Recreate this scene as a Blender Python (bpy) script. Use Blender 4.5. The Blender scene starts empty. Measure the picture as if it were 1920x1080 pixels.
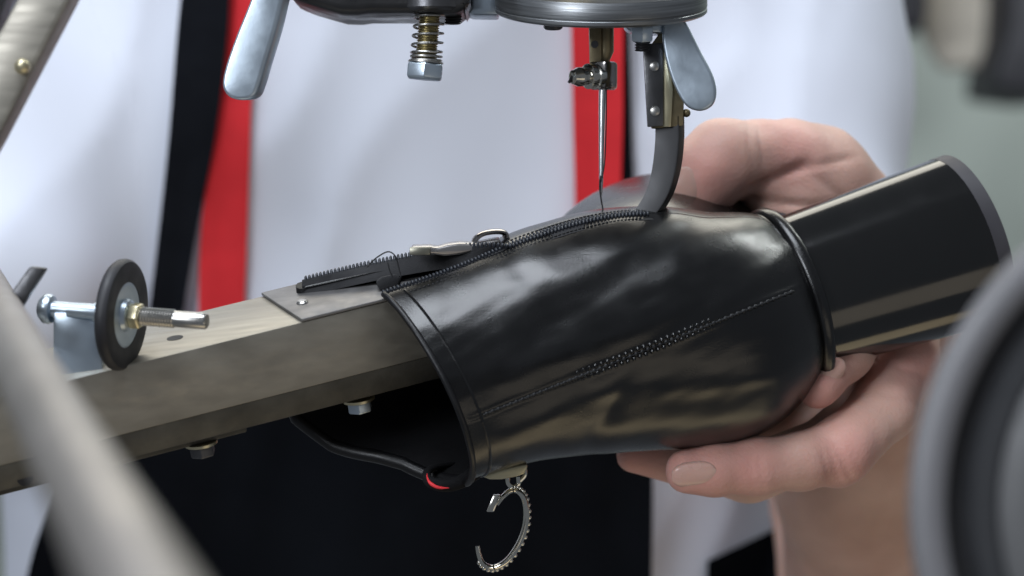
import bpy, bmesh, math, random
import numpy as np
from mathutils import Vector, Matrix, noise
from mathutils.bvhtree import BVHTree

random.seed(7)
rng = np.random.default_rng(7)
scene = bpy.context.scene
COL = scene.collection

# ------------------------------------------------------------------ camera
PITCH = math.radians(13.0)
DIST = 1.0                       # metres from the lens to the needle plane
LOOK = np.array([0.0, 0.0, 1.10])
FWD = np.array([0.0, math.cos(PITCH), -math.sin(PITCH)])
UPV = np.array([0.0, math.sin(PITCH), math.cos(PITCH)])
RGT = np.array([1.0, 0.0, 0.0])
CAM = LOOK - FWD * DIST
PX = 1.0 / 6000.0                # metres per photo pixel at the needle plane

cam_data = bpy.data.cameras.new('camera')
cam = bpy.data.objects.new('camera', cam_data)
COL.objects.link(cam)
cam.location = CAM
cam.rotation_euler = (math.pi / 2 - PITCH, 0, 0)
cam_data.sensor_width = 36.0
cam_data.lens = 36.0 / (1920 * PX)
cam_data.clip_start = 0.02
cam_data.clip_end = 60.0
cam_data.dof.use_dof = True
cam_data.dof.focus_distance = 0.985
cam_data.dof.aperture_fstop = 10.0
cam_data.dof.aperture_blades = 0
scene.camera = cam

# ------------------------------------------------------------------ light
world = bpy.data.worlds.new('World')
scene.world = world
world.use_nodes = True
world.node_tree.nodes['Background'].inputs[0].default_value = (0.80, 0.88, 1.0, 1)
world.node_tree.nodes['Background'].inputs[1].default_value = 0.16

def area(name, loc, target, size, power, color):
    l = bpy.data.lights.new(name, 'AREA')
    l.shape = 'RECTANGLE'; l.size, l.size_y = size
    l.energy = power; l.color = color
    o = bpy.data.objects.new(name, l); COL.objects.link(o)
    o.location = loc
    d = Vector(target) - Vector(loc)
    o.rotation_euler = d.to_track_quat('-Z', 'Y').to_euler()
    return o

area('window_light', (-0.34, -0.25, 2.75), (0.05, 0.1, 1.1), (1.2, 1.1), 36, (0.86, 0.92, 1.0))
area('front_light', (-1.25, -1.75, 2.15), (0.05, 0.1, 1.1), (0.8, 0.8), 30, (0.88, 0.93, 1.0))  # added camera-side fill for the shirt and crisp leather highlights
area('back_rim_light', (-0.05, 1.5, 2.2), (0.12, 0.1, 1.1), (1.6, 0.6), 11, (1.0, 0.95, 0.84))  # added behind the person to put a bright top edge on the heel
area('warm_lamp', (0.95, -1.25, 0.62), (0.0, 0.0, 1.1), (1.1, 0.55), 1.2, (1.0, 0.86, 0.66))
area('low_warm_bounce', (0.30, -0.25, 0.10), (0.15, 0.05, 1.1), (1.3, 0.36), 1.7, (1.0, 0.80, 0.48))  # added; stands in for warm bounce from a lit surface below
area('background_light', (1.4, 1.4, 2.8), (0.9, 3.0, 1.0), (0.8, 0.8), 52, (0.95, 1.0, 0.97))

scene.view_settings.view_transform = 'Standard'
scene.view_settings.look = 'None'
scene.view_settings.exposure = 0.06
scene.view_settings.gamma = 1.0
scene.cycles.use_denoising = True
scene.cycles.max_bounces = 8

# ------------------------------------------------------------------ geometry helpers
def P(px, py, d=0.0):
    z = DIST + d
    return CAM + RGT * ((px - 960) * PX * z) + UPV * ((540 - py) * PX * z) + FWD * z

def V3(x, y, dep):               # a vector: right, up (in the picture), away
    return RGT * x + UPV * y + FWD * dep

def nrm(v):
    v = np.asarray(v, float)
    return v / (np.linalg.norm(v) + 1e-12)

YAW, SLOPE = math.radians(20), math.radians(14)
A = V3(math.cos(YAW) * math.cos(SLOPE), math.cos(YAW) * math.sin(SLOPE), math.sin(YAW))     # along the boot and machine arm
W = V3(math.sin(YAW) * math.cos(SLOPE), math.sin(YAW) * math.sin(SLOPE), -math.cos(YAW))    # out of its near side
WU = np.array([0, 0, 1.0])
def dax(px):                     # depth of the boot axis at a column of the picture
    return (px - 1130) * PX * math.tan(YAW)

ROOT = {}
def obj(name, verts, faces, mat, parent=None, smooth=True, angle=40, mods=None):
    root = parent
    off = np.zeros(3)
    while root is not None:
        off = off + np.array(root.location); root = root.parent
    me = bpy.data.meshes.new(name)
    v = np.asarray(verts, float) - off
    me.from_pydata([tuple(p) for p in v], [], [tuple(int(i) for i in f) for f in faces])
    me.update()
    if smooth:
        me.polygons.foreach_set('use_smooth', [True] * len(me.polygons))
        if angle: me.set_sharp_from_angle(angle=math.radians(angle))
    o = bpy.data.objects.new(name, me)
    COL.objects.link(o)
    if mat: me.materials.append(mat)
    if parent is not None: o.parent = parent
    return o

def thing(name, label, cat, loc, group=None):
    o = bpy.data.objects.new(name, None); COL.objects.link(o)
    o.location = loc; o.empty_display_size = 0.02
    o['label'] = label; o['category'] = cat
    if group: o['group'] = group
    return o

def tag(o, label, cat, group=None):
    o['label'] = label; o['category'] = cat
    if group: o['group'] = group
    return o

class MB:                         # collects shapes into one mesh
    def __init__(s): s.v = []; s.f = []
    def add(s, v, f):
        n = len(s.v); s.v += [tuple(p) for p in v]; s.f += [tuple(i + n for i in q) for q in f]; return s
    def build(s, name, mat, parent=None, **k): return obj(name, s.v, s.f, mat, parent, **k)

def frames(pts):
    pts = np.asarray(pts, float); n = len(pts)
    T = np.array([nrm(pts[min(i + 1, n - 1)] - pts[max(i - 1, 0)]) for i in range(n)])
    ref = np.array([0, 0, 1.0]) if abs(T[0][2]) < 0.9 else np.array([1.0, 0, 0])
    N = [nrm(np.cross(T[0], ref))]
    for i in range(1, n):
        N.append(nrm(N[-1] - T[i] * np.dot(N[-1], T[i])))
    N = np.array(N); B = np.cross(T, N)
    return T, N, B

def tube(pts, r, seg=12, caps=True, sx=1.0, up=None):
    pts = np.asarray(pts, float); n = len(pts)
    r = np.full(n, r) if np.isscalar(r) else np.asarray(r, float)
    T, N, B = frames(pts)
    if up is not None:
        N = np.array([nrm(np.asarray(up) - t * np.dot(up, t)) for t in T]); B = np.cross(T, N)
    v, f = [], []
    for i in range(n):
        for k in range(seg):
            a = 2 * math.pi * k / seg
            v.append(pts[i] + r[i] * (N[i] * math.cos(a) + B[i] * math.sin(a) * sx))
    for i in range(n - 1):
        for k in range(seg):
            k2 = (k + 1) % seg
            f.append((i * seg + k, i * seg + k2, (i + 1) * seg + k2, (i + 1) * seg + k))
    if caps:
        f.append(tuple(range(seg))[::-1]); f.append(tuple((n - 1) * seg + k for k in range(seg)))
    return v, f

def lathe(origin, axis, prof, seg=32, closed=False):
    axis = nrm(axis)
    ref = np.array([0, 0, 1.0]) if abs(axis[2]) < 0.9 else np.array([1.0, 0, 0])
    n = nrm(np.cross(axis, ref)); b = np.cross(axis, n)
    v, f = [], []
    for (r, h) in prof:
        for k in range(seg):
            a = 2 * math.pi * k / seg
            v.append(np.asarray(origin) + axis * h + r * (n * math.cos(a) + b * math.sin(a)))
    m = len(prof)
    for i in range(m - 1 + (1 if closed else 0)):
        j = (i + 1) % m
        for k in range(seg):
            k2 = (k + 1) % seg
            f.append((i * seg + k, i * seg + k2, j * seg + k2, j * seg + k))
    if not closed:
        f.append(tuple(range(seg))[::-1]); f.append(tuple((m - 1) * seg + k for k in range(seg)))
    return v, f

def bevelled(v, f, w, seg=2):
    bm = bmesh.new()
    bv = [bm.verts.new(tuple(p)) for p in v]
    for q in f:
        try: bm.faces.new([bv[i] for i in q])
        except ValueError: pass
    bmesh.ops.recalc_face_normals(bm, faces=bm.faces)
    sharp = [e for e in bm.edges if len(e.link_faces) == 2 and e.calc_face_angle(0) > 0.5]
    bmesh.ops.bevel(bm, geom=sharp, offset=w, segments=seg, affect='EDGES', profile=0.5)
    bm.verts.index_update()
    rv = [tuple(x.co) for x in bm.verts]; rf = [tuple(x.index for x in q.verts) for q in bm.faces]
    bm.free()
    return rv, rf

def box(c, ax, half, bev=0.0004):
    c = np.asarray(c); ax = [nrm(a) for a in ax]; v = []
    for sx in (-1, 1):
        for sy in (-1, 1):
            for sz in (-1, 1):
                v.append(c + ax[0] * half[0] * sx + ax[1] * half[1] * sy + ax[2] * half[2] * sz)
    f = [(0, 1, 3, 2), (4, 6, 7, 5), (0, 4, 5, 1), (2, 3, 7, 6), (0, 2, 6, 4), (1, 5, 7, 3)]
    return bevelled(v, f, bev) if bev else (v, f)

def slab(poly, th, bev=0.0005, seg=2):       # closed outline (world points) given a thickness vector
    n = len(poly); th = np.asarray(th)
    v = [np.asarray(p) for p in poly] + [np.asarray(p) + th for p in poly]
    f = [tuple(range(n)), tuple(range(2 * n - 1, n - 1, -1))]
    for i in range(n):
        j = (i + 1) % n
        f.append((j, i, n + i, n + j))
    return bevelled(v, f, bev, seg) if bev else (v, f)

def ball(c, r, seg=10, rings=7, ax=None, sc=(1, 1, 1)):
    ax = ax or (RGT, FWD, WU)
    prof = []
    v, f = [], []
    for i in range(rings + 1):
        th = math.pi * i / rings
        for k in range(seg):
            a = 2 * math.pi * k / seg
            q = (math.sin(th) * math.cos(a) * sc[0], math.sin(th) * math.sin(a) * sc[1], math.cos(th) * sc[2])
            v.append(np.asarray(c) + r * (ax[0] * q[0] + ax[1] * q[1] + ax[2] * q[2]))
    for i in range(rings):
        for k in range(seg):
            k2 = (k + 1) % seg
            f.append((i * seg + k, (i + 1) * seg + k, (i + 1) * seg + k2, i * seg + k2))
    return v, f

def smooth_path(pts, n):         # Catmull-Rom through the points
    pts = [np.asarray(p, float) for p in pts]
    pts = [2 * pts[0] - pts[1]] + pts + [2 * pts[-1] - pts[-2]]
    m = len(pts) - 3; out = []
    for i in range(n):
        u = i / (n - 1) * m; k = min(int(u), m - 1); t = u - k
        a, b, c, d = pts[k:k + 4]
        out.append(0.5 * ((2 * b) + (c - a) * t + (2 * a - 5 * b + 4 * c - d) * t * t + (3 * b - a - 3 * c + d) * t ** 3))
    return np.array(out)

def hexnut(o, axis, r, h, hole=0.0):
    v, f = lathe(o, axis, [(r * 0.90, 0), (r, h * 0.13), (r, h * 0.87), (r * 0.90, h)], seg=6)
    return bevelled(v, f, r * 0.06, 2)

def surface_nets(F, lo, h):
    nx, ny, nz = F.shape
    ins = F < 0
    cnt = np.zeros((nx - 1, ny - 1, nz - 1), np.int8)
    for a in (0, 1):
        for b in (0, 1):
            for c in (0, 1):
                cnt += ins[a:nx - 1 + a, b:ny - 1 + b, c:nz - 1 + c]
    act = np.argwhere((cnt > 0) & (cnt < 8))
    idx = -np.ones(cnt.shape, np.int64); idx[tuple(act.T)] = np.arange(len(act))
    s = np.zeros((len(act), 3)); n = np.zeros(len(act))
    corners = [(a, b, c) for a in (0, 1) for b in (0, 1) for c in (0, 1)]
    val = {q: F[act[:, 0] + q[0], act[:, 1] + q[1], act[:, 2] + q[2]] for q in corners}
    for q in corners:
        for ax in range(3):
            if q[ax] == 0:
                q2 = list(q); q2[ax] = 1; q2 = tuple(q2)
                a, b = val[q], val[q2]
                m = (a < 0) != (b < 0)
                t = np.where(m, a / np.where(m, a - b, 1), 0)
                pt = np.tile(np.array(q, float), (len(act), 1)); pt[:, ax] += t
                s[m] += pt[m]; n[m] += 1
    verts = lo + h * (act + s / n[:, None])
    faces = []
    for ax in range(3):
        b, c = (ax + 1) % 3, (ax + 2) % 3
        sl0 = [slice(None)] * 3; sl1 = [slice(None)] * 3
        sl0[ax] = slice(0, -1); sl1[ax] = slice(1, None)
        a0, a1 = ins[tuple(sl0)], ins[tuple(sl1)]
        e = np.argwhere(a0 != a1)
        ok = (e[:, b] > 0) & (e[:, c] > 0) & (e[:, b] < F.shape[b] - 1) & (e[:, c] < F.shape[c] - 1)
        e = e[ok]
        def cell(db, dc):
            q = e.copy(); q[:, b] -= db; q[:, c] -= dc
            return idx[tuple(q.T)]
        quad = np.stack([cell(1, 1), cell(0, 1), cell(0, 0), cell(1, 0)], 1)
        flip = ~a0[tuple(e.T)]
        quad[flip] = quad[flip][:, ::-1]
        faces.append(quad)
    return verts, np.concatenate(faces)

def smin(a, b, k):
    h = np.maximum(k - np.abs(a - b), 0) / k
    return np.minimum(a, b) - h * h * k * 0.25

class Field:
    def __init__(s, lo, hi, h):
        s.lo = np.asarray(lo, float); s.h = h
        s.n = np.ceil((np.asarray(hi) - s.lo) / h).astype(int) + 1
        s.ax = [s.lo[i] + h * np.arange(s.n[i]) for i in range(3)]
    def empty(s): return np.full(tuple(s.n), 0.05, np.float32)
    def cone(s, F, a, b, ra, rb, k, scale=None, M=0.03):
        a, b = np.asarray(a, float), np.asarray(b, float)
        r = max(ra, rb) + M
        lo = np.minimum(a, b) - r; hi = np.maximum(a, b) + r
        i0 = np.clip(((lo - s.lo) / s.h).astype(int), 0, s.n - 1); i1 = np.clip(((hi - s.lo) / s.h).astype(int) + 2, 1, s.n)
        if np.any(i1 <= i0): return F
        X, Y, Z = np.meshgrid(*[s.ax[i][i0[i]:i1[i]] for i in range(3)], indexing='ij')
        sc = np.array([1, 1, 1.0]) if scale is None else np.asarray(scale, float)
        px, py, pz = (X - a[0]) * sc[0], (Y - a[1]) * sc[1], (Z - a[2]) * sc[2]
        ba = (b - a) * sc; L = ba.dot(ba) + 1e-12
        t = np.clip((px * ba[0] + py * ba[1] + pz * ba[2]) / L, 0, 1)
        d = np.sqrt((px - t * ba[0]) ** 2 + (py - t * ba[1]) ** 2 + (pz - t * ba[2]) ** 2) - (ra + (rb - ra) * t)
        d = (d / sc.max()).astype(np.float32)
        sl = tuple(slice(i0[i], i1[i]) for i in range(3))
        F[sl] = smin(F[sl], d, k) if k > 0 else np.minimum(F[sl], d)
        return F
    def mesh(s, F): return surface_nets(F, s.lo, s.h)

def relax(v, f, it=2, lam=0.5):
    v = v.copy(); e = np.concatenate([f[:, [0, 1]], f[:, [1, 2]], f[:, [2, 3]], f[:, [3, 0]]])
    for _ in range(it):
        s = np.zeros_like(v); c = np.zeros(len(v))
        np.add.at(s, e[:, 0], v[e[:, 1]]); np.add.at(s, e[:, 1], v[e[:, 0]])
        np.add.at(c, e[:, 0], 1); np.add.at(c, e[:, 1], 1)
        v += lam * (s / c[:, None] - v)
    return v

def vnormals(v, f):
    n = np.cross(v[f[:, 2]] - v[f[:, 0]], v[f[:, 3]] - v[f[:, 1]])
    out = np.zeros_like(v)
    for k in range(4): np.add.at(out, f[:, k], n)
    return out / (np.linalg.norm(out, axis=1)[:, None] + 1e-12)

# ------------------------------------------------------------------ materials
def mat(name, col, rough=0.5, metal=0.0, var=0.15, vscale=60, bump=0.0, bscale=400, bdist=0.0003, rvar=0.1, coat=0.0, coat_r=0.1,
        spec=0.5, sss=0.0, col2=None, sheen=0.0, stretch=(1, 1, 1), wave=None, det=6):
    m = bpy.data.materials.new(name); m.use_nodes = True
    nt = m.node_tree; N = nt.nodes; L = nt.links
    b = N['Principled BSDF']
    tc = N.new('ShaderNodeTexCoord'); mp = N.new('ShaderNodeMapping'); mp.inputs['Scale'].default_value = stretch
    L.new(tc.outputs['Object'], mp.inputs['Vector'])
    nz = N.new('ShaderNodeTexNoise'); nz.inputs['Scale'].default_value = vscale; nz.inputs['Detail'].default_value = det
    L.new(mp.outputs[0], nz.inputs['Vector'])
    mx = N.new('ShaderNodeMix'); mx.data_type = 'RGBA'
    c1 = tuple(max(0, c * (1 - var)) for c in col); c2 = col2 or tuple(min(1, c * (1 + var)) for c in col)
    mx.inputs[6].default_value = (*c1, 1); mx.inputs[7].default_value = (*c2, 1)
    rp = N.new('ShaderNodeMapRange'); rp.inputs[1].default_value = 0.3; rp.inputs[2].default_value = 0.7
    L.new(nz.outputs[0], rp.inputs[0]); L.new(rp.outputs[0], mx.inputs[0]); L.new(mx.outputs[2], b.inputs['Base Color'])
    mr = N.new('ShaderNodeMapRange'); mr.inputs[1].default_value = 0.25; mr.inputs[2].default_value = 0.75
    mr.inputs[3].default_value = max(0.02, rough - rvar); mr.inputs[4].default_value = min(1, rough + rvar)
    nz2 = N.new('ShaderNodeTexNoise'); nz2.inputs['Scale'].default_value = vscale * 2.3; nz2.inputs['Detail'].default_value = 8
    L.new(mp.outputs[0], nz2.inputs['Vector']); L.new(nz2.outputs[0], mr.inputs[0]); L.new(mr.outputs[0], b.inputs['Roughness'])
    b.inputs['Metallic'].default_value = metal
    b.inputs['Specular IOR Level'].default_value = spec
    b.inputs['Coat Weight'].default_value = coat; b.inputs['Coat Roughness'].default_value = coat_r
    b.inputs['Sheen Weight'].default_value = sheen
    if sss:
        b.inputs['Subsurface Weight'].default_value = sss
        b.inputs['Subsurface Radius'].default_value = (1.0, 0.35, 0.2); b.inputs['Subsurface Scale'].default_value = 0.004
    if bump:
        bp = N.new('ShaderNodeBump'); bp.inputs['Strength'].default_value = bump; bp.inputs['Distance'].default_value = bdist
        n3 = N.new('ShaderNodeTexNoise'); n3.inputs['Scale'].default_value = bscale; n3.inputs['Detail'].default_value = 4
        L.new(mp.outputs[0], n3.inputs['Vector'])
        src = n3.outputs[0]
        if wave == 'leather':
            vo = N.new('ShaderNodeTexVoronoi'); vo.inputs['Scale'].default_value = bscale * 1.6
            L.new(mp.outputs[0], vo.inputs['Vector'])
            ad = N.new('ShaderNodeMath'); ad.operation = 'MULTIPLY_ADD'; ad.inputs[1].default_value = 0.6
            L.new(vo.outputs['Distance'], ad.inputs[0]); L.new(n3.outputs[0], ad.inputs[2]); src = ad.outputs[0]
            cn = N.new('ShaderNodeTexNoise'); cn.inputs['Scale'].default_value = 75; cn.inputs['Detail'].default_value = 5; cn.inputs['Distortion'].default_value = 0.8
            L.new(mp.outputs[0], cn.inputs['Vector'])
            sb = N.new('ShaderNodeMath'); sb.operation = 'SUBTRACT'; sb.inputs[1].default_value = 0.5; L.new(cn.outputs[0], sb.inputs[0])
            ab = N.new('ShaderNodeMath'); ab.operation = 'ABSOLUTE'; L.new(sb.outputs[0], ab.inputs[0])
            cm = N.new('ShaderNodeMapRange'); cm.inputs[1].default_value = 0.0; cm.inputs[2].default_value = 0.035; cm.inputs[3].default_value = -1.0; cm.inputs[4].default_value = 0.0
            L.new(ab.outputs[0], cm.inputs[0])
            mk = N.new('ShaderNodeTexNoise'); mk.inputs['Scale'].default_value = 32; L.new(mp.outputs[0], mk.inputs['Vector'])
            mm = N.new('ShaderNodeMapRange'); mm.inputs[1].default_value = 0.50; mm.inputs[2].default_value = 0.68; mm.inputs[4].default_value = 0.45
            L.new(mk.outputs[0], mm.inputs[0])
            ma = N.new('ShaderNodeMath'); ma.operation = 'MULTIPLY_ADD'
            L.new(cm.outputs[0], ma.inputs[0]); L.new(mm.outputs[0], ma.inputs[1]); L.new(src, ma.inputs[2]); src = ma.outputs[0]
        L.new(src, bp.inputs['Height']); L.new(bp.outputs[0], b.inputs['Normal'])
    return m

M = {}
M['leather'] = mat('black_leather', (0.003, 0.003, 0.0033), 0.25, var=0.3, vscale=40, bump=0.25, bscale=1700, bdist=0.00013, wave='leather', rvar=0.05, spec=0.6)
M['binding'] = mat('binding_leather', (0.005, 0.005, 0.006), 0.42, bump=0.2, bscale=1500, spec=0.4)
M['lining'] = mat('dark_lining', (0.006, 0.006, 0.007), 0.85, bump=0.3, bscale=1500, spec=0.2)
M['heel'] = mat('glossy_heel', (0.004, 0.004, 0.004), 0.12, var=0.2, vscale=30, rvar=0.04, spec=0.75, bump=0.05, bscale=25, bdist=0.0008)
M['rubber_tip'] = mat('heel_tip_rubber', (0.035, 0.033, 0.038), 0.6, var=0.2)
M['thread'] = mat('black_thread', (0.004, 0.0045, 0.006), 0.6, bump=0.4, bscale=3000)
M['zip_teeth'] = mat('zip_teeth_plastic', (0.022, 0.025, 0.032), 0.32)
M['tape'] = mat('zip_tape', (0.012, 0.012, 0.014), 0.8, bump=0.5, bscale=2500)
M['gunmetal'] = mat('gunmetal', (0.36, 0.34, 0.33), 0.16, metal=1, var=0.15, rvar=0.06)
M['pull'] = mat('pull_metal', (0.42, 0.40, 0.39), 0.28, metal=0.95, var=0.15, rvar=0.06)
M['grip'] = mat('grip_metal', (0.27, 0.26, 0.21), 0.35, metal=0.9)
M['needle'] = mat('needle_steel', (0.78, 0.78, 0.80), 0.22, metal=1, var=0.05, rvar=0.05)
M['plate'] = mat('plate_steel', (0.20, 0.195, 0.195), 0.5, metal=0.8, var=0.2, vscale=90, bump=0.15, bscale=700, rvar=0.1)
M['foot_steel'] = mat('blued_steel', (0.035, 0.035, 0.037), 0.42, metal=0.6, var=0.2, vscale=60, rvar=0.06)
M['silver'] = mat('polished_nickel', (0.62, 0.60, 0.54), 0.14, metal=1, var=0.1, rvar=0.05)
M['pale_brass'] = mat('pale_brass', (0.62, 0.56, 0.38), 0.35, metal=0.9, var=0.15)
M['steel'] = mat('steel', (0.46, 0.45, 0.43), 0.32, metal=1, var=0.25, vscale=90, bump=0.15, bscale=700, rvar=0.12)
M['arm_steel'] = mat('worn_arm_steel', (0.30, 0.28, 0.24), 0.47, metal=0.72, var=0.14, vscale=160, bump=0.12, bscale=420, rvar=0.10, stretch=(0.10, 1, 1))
M['arm_shaded'] = mat('arm_underside', (0.085, 0.08, 0.068), 0.6, metal=0.5, var=0.3, vscale=80, bump=0.3, bscale=600)  # arm metal darkened: shade of its downward faces is in the colour
M['zinc'] = mat('zinc_plate', (0.52, 0.60, 0.68), 0.36, metal=0.9, var=0.12, vscale=50, bump=0.12, bscale=500, rvar=0.1)
M['dark_steel'] = mat('dark_steel', (0.10, 0.10, 0.105), 0.38, metal=0.85, var=0.35, vscale=70, bump=0.2, bscale=600)
M['casting'] = mat('black_casting', (0.016, 0.016, 0.017), 0.35, metal=0.0, var=0.5, vscale=40, bump=0.4, bscale=150, bdist=0.0008, rvar=0.15)
M['brass'] = mat('tarnished_brass', (0.24, 0.20, 0.125), 0.45, metal=0.9, var=0.45, vscale=120, bump=0.25, bscale=500)
M['yellow_zinc'] = mat('yellow_zinc', (0.50, 0.45, 0.30), 0.32, metal=1, var=0.3, vscale=150)
M['rubber'] = mat('rubber_tyre', (0.022, 0.022, 0.026), 0.55, var=0.3, vscale=80)
M['disc_steel'] = mat('turned_steel', (0.24, 0.25, 0.26), 0.36, metal=0.9, var=0.3, vscale=30, stretch=(1, 1, 40), bump=0.2, bscale=60, rvar=0.1)
M['grey_paint'] = mat('grey_wheel_paint', (0.15, 0.147, 0.155), 0.45, var=0.15, vscale=20)
M['black_gap'] = mat('black_belt_and_holes', (0.006, 0.006, 0.008), 0.6)  # wheel belt; also paints the shaded inside of holes and slots
M['rod_steel'] = mat('brushed_rod', (0.27, 0.25, 0.235), 0.5, metal=0.7, var=0.1, vscale=20)
M['shirt'] = mat('white_cotton', (0.72, 0.75, 0.84), 0.9, var=0.03, vscale=12, bump=0.25, bscale=1400, bdist=0.0002, spec=0.15)
M['red'] = mat('red_webbing', (0.68, 0.030, 0.038), 0.75, var=0.08, bump=0.3, bscale=1500, spec=0.2)
M['black_web'] = mat('black_webbing', (0.006, 0.007, 0.010), 0.85, bump=0.3, bscale=1500, spec=0.1)
M['apron'] = mat('black_apron', (0.0035, 0.0042, 0.006), 0.9, var=0.3, vscale=15, bump=0.3, bscale=1200, spec=0.06)
M['skin'] = mat('skin', (0.58, 0.35, 0.28), 0.45, var=0.12, vscale=28, bump=0.5, bscale=900, bdist=0.0004, sss=0.22, col2=(0.68, 0.45, 0.37), spec=0.3)
M['nail'] = mat('finger_nail', (0.62, 0.38, 0.315), 0.24, var=0.06, sss=0.2)
M['wall'] = mat('workshop_wall', (0.36, 0.40, 0.37), 0.85, var=0.4, vscale=3.0, det=2)
M['bg_dark'] = mat('dark_cabinet', (0.02, 0.02, 0.026), 0.6)
M['bg_pale'] = mat('pale_board', (0.72, 0.66, 0.56), 0.7)
M['red_stripe'] = mat('red_stripe', (0.75, 0.03, 0.04), 0.6)

# ------------------------------------------------------------------ background
yb = 3.0
wall = obj('wall', [(-4, yb, -1), (5, yb, -1), (5, yb, 3.5), (-4, yb, 3.5), (-4, yb + .1, -1), (5, yb + .1, -1), (5, yb + .1, 3.5), (-4, yb + .1, 3.5)],
           [(0, 1, 2, 3), (5, 4, 7, 6), (0, 4, 5, 1), (3, 2, 6, 7), (1, 5, 6, 2), (0, 3, 7, 4)], M['wall'], smooth=False)
wall['kind'] = 'structure'
def bgslab(name, m, pts, d, depth, label, cat):
    mb = MB(); mb.add(*slab([P(x, y, d) for x, y in pts], FWD * depth, 0.006))
    return tag(mb.build(name, m), label, cat)
bgslab('cabinet', M['bg_dark'], [(1893, 60), (1872, 120), (1868, 165), (1960, 178), (2200, 150), (2200, -300), (1910, -300)], 1.8, 0.2, 'dark blurred cabinet in the background at the top right corner', 'cabinet')
bgslab('leaning_board', M['bg_pale'], [(1755, -300), (1895, -300), (1872, 60), (1840, 128), (1772, 124), (1735, 60)], 1.95, 0.05, 'pale blurred board in the background beside the dark cabinet', 'board')
bgslab('storage_box', M['bg_dark'], [(1400, -300), (1745, -300), (1738, 30), (1725, 62), (1690, 48), (1640, 30), (1400, 0)], 1.85, 0.2, 'dark blurred box in the background just above the white sleeve', 'box')

# ------------------------------------------------------------------ person
person = thing('person', 'person in white t-shirt with red suspenders and black apron holding the boot', 'person', P(770, 2600, 0.42))
fld = Field(np.minimum(P(-420, 1500, 0.2), P(-420, -500, 0.2)) - [0.02, 0.15, 0.02], np.maximum(P(1950, -500, 0.6), P(1950, 1500, 0.6)) + [0.05, 0.05, 0.02], 0.005)
F = fld.empty() + 0.2
tc_lo, tc_hi = P(770, 1500, 0.43), P(770, -250, 0.43)
tc_lo[1] = tc_hi[1] = P(770, 500, 0.43)[1]
sc = (1.0, 1.55, 1.0)
F = fld.cone(F, tc_lo, tc_hi, 0.178, 0.192, 0, scale=sc, M=0.15)
for s in (-1, 1):                        # sleeves
    cx = tc_hi[0]
    if s > 0:
        a, b, c = P(1380, -150, 0.40), P(1455, 200, 0.36), P(1485, 470, 0.33)
        F = fld.cone(F, a, b, 0.062, 0.050, 0.05, M=0.08); F = fld.cone(F, b, c, 0.046, 0.050, 0.03, M=0.08)
    else:
        a, b, c = P(60, -150, 0.40), P(0, 200, 0.36), P(-60, 520, 0.33)
        F = fld.cone(F, a, b, 0.066, 0.060, 0.05, M=0.08); F = fld.cone(F, b, c, 0.06, 0.066, 0.03, M=0.08)
sv, sf = fld.mesh(F)
sv = relax(sv, sf, 2)
sn = vnormals(sv, sf)
disp = np.zeros(len(sv))
for i, p in enumerate(sv):
    q = Vector((p[0] * 9 + p[2] * 3.0, p[1] * 6, p[2] * 3.2 - p[0] * 2.5))
    q2 = Vector((p[0] * 22 - p[2] * 7, p[1] * 10, p[2] * 6 + p[0] * 5))
    n1 = noise.noise(q); n2 = noise.noise(q2 + Vector((5, 3, 1)))
    disp[i] = 0.009 * n1 + 0.0045 * (1 - abs(n2)) ** 2 - 0.002
sv = sv + sn * disp[:, None]
shirt = obj('shirt', sv, sf, M['shirt'], person, angle=None)
bvh = BVHTree.FromPolygons([Vector(p) for p in sv], [tuple(int(i) for i in q) for q in sf])
def on_shirt(px, py, off=0.003):
    d = Vector(nrm(P(px, py, 0) - CAM))
    hit, n, _, dist = bvh.ray_cast(Vector(CAM), d)
    if hit is None: return P(px, py, 0.32)
    return np.array(hit) - np.array(d) * off
def strap(name, left, right, m, off, n=60, cols=7, th=0.0018):
    L, R = smooth_path([np.array([*p, 0.0]) for p in left], n), smooth_path([np.array([*p, 0.0]) for p in right], n)
    D = np.zeros((n, cols))
    for i in range(n):
        for j in range(cols):
            t = j / (cols - 1); x, y = L[i][:2] * (1 - t) + R[i][:2] * t
            D[i, j] = np.dot(on_shirt(x, y, off) - CAM, FWD)
    Dm = np.minimum(D, D.mean(axis=1, keepdims=True))          # webbing bridges small folds
    k = np.ones(9) / 9
    Dm = np.stack([np.convolve(np.pad(Dm[:, j], 4, mode='edge'), k, 'valid') for j in range(cols)], 1)
    v, f = [], []
    for lay in (0, 1):
        for i in range(n):
            for j in range(cols):
                t = j / (cols - 1); x, y = L[i][:2] * (1 - t) + R[i][:2] * t
                v.append(P(x, y, min(Dm[i, j], D[i, j] + 0.003) - DIST + lay * th))
    o = n * cols
    for i in range(n - 1):
        for j in range(cols - 1):
            a = i * cols + j; f.append((a, a + cols, a + cols + 1, a + 1)); f.append((o + a, o + a + 1, o + a + cols + 1, o + a + cols))
    for i in range(n - 1):
        a = i * cols; f.append((a, o + a, o + a + cols, a + cols)); a += cols - 1; f.append((a, a + cols, o + a + cols, o + a))
    for j in range(cols - 1):
        f.append((j, j + 1, o + j + 1, o + j)); a = (n - 1) * cols + j; f.append((a, o + a, o + a + 1, a + 1))
    return obj(name, v, f, m, person, angle=60)
strap('suspender', [(425, -60), (402, 200), (378, 420), (372, 600), (372, 900)], [(500, -60), (474, 150), (468, 300), (462, 480), (458, 600), (455, 900)], M['red'], 0.004)
strap('suspender', [(1070, -60), (1074, 200), (1078, 380), (1085, 900)], [(1168, -60), (1168, 200), (1164, 400), (1160, 900)], M['red'], 0.006)
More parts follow.
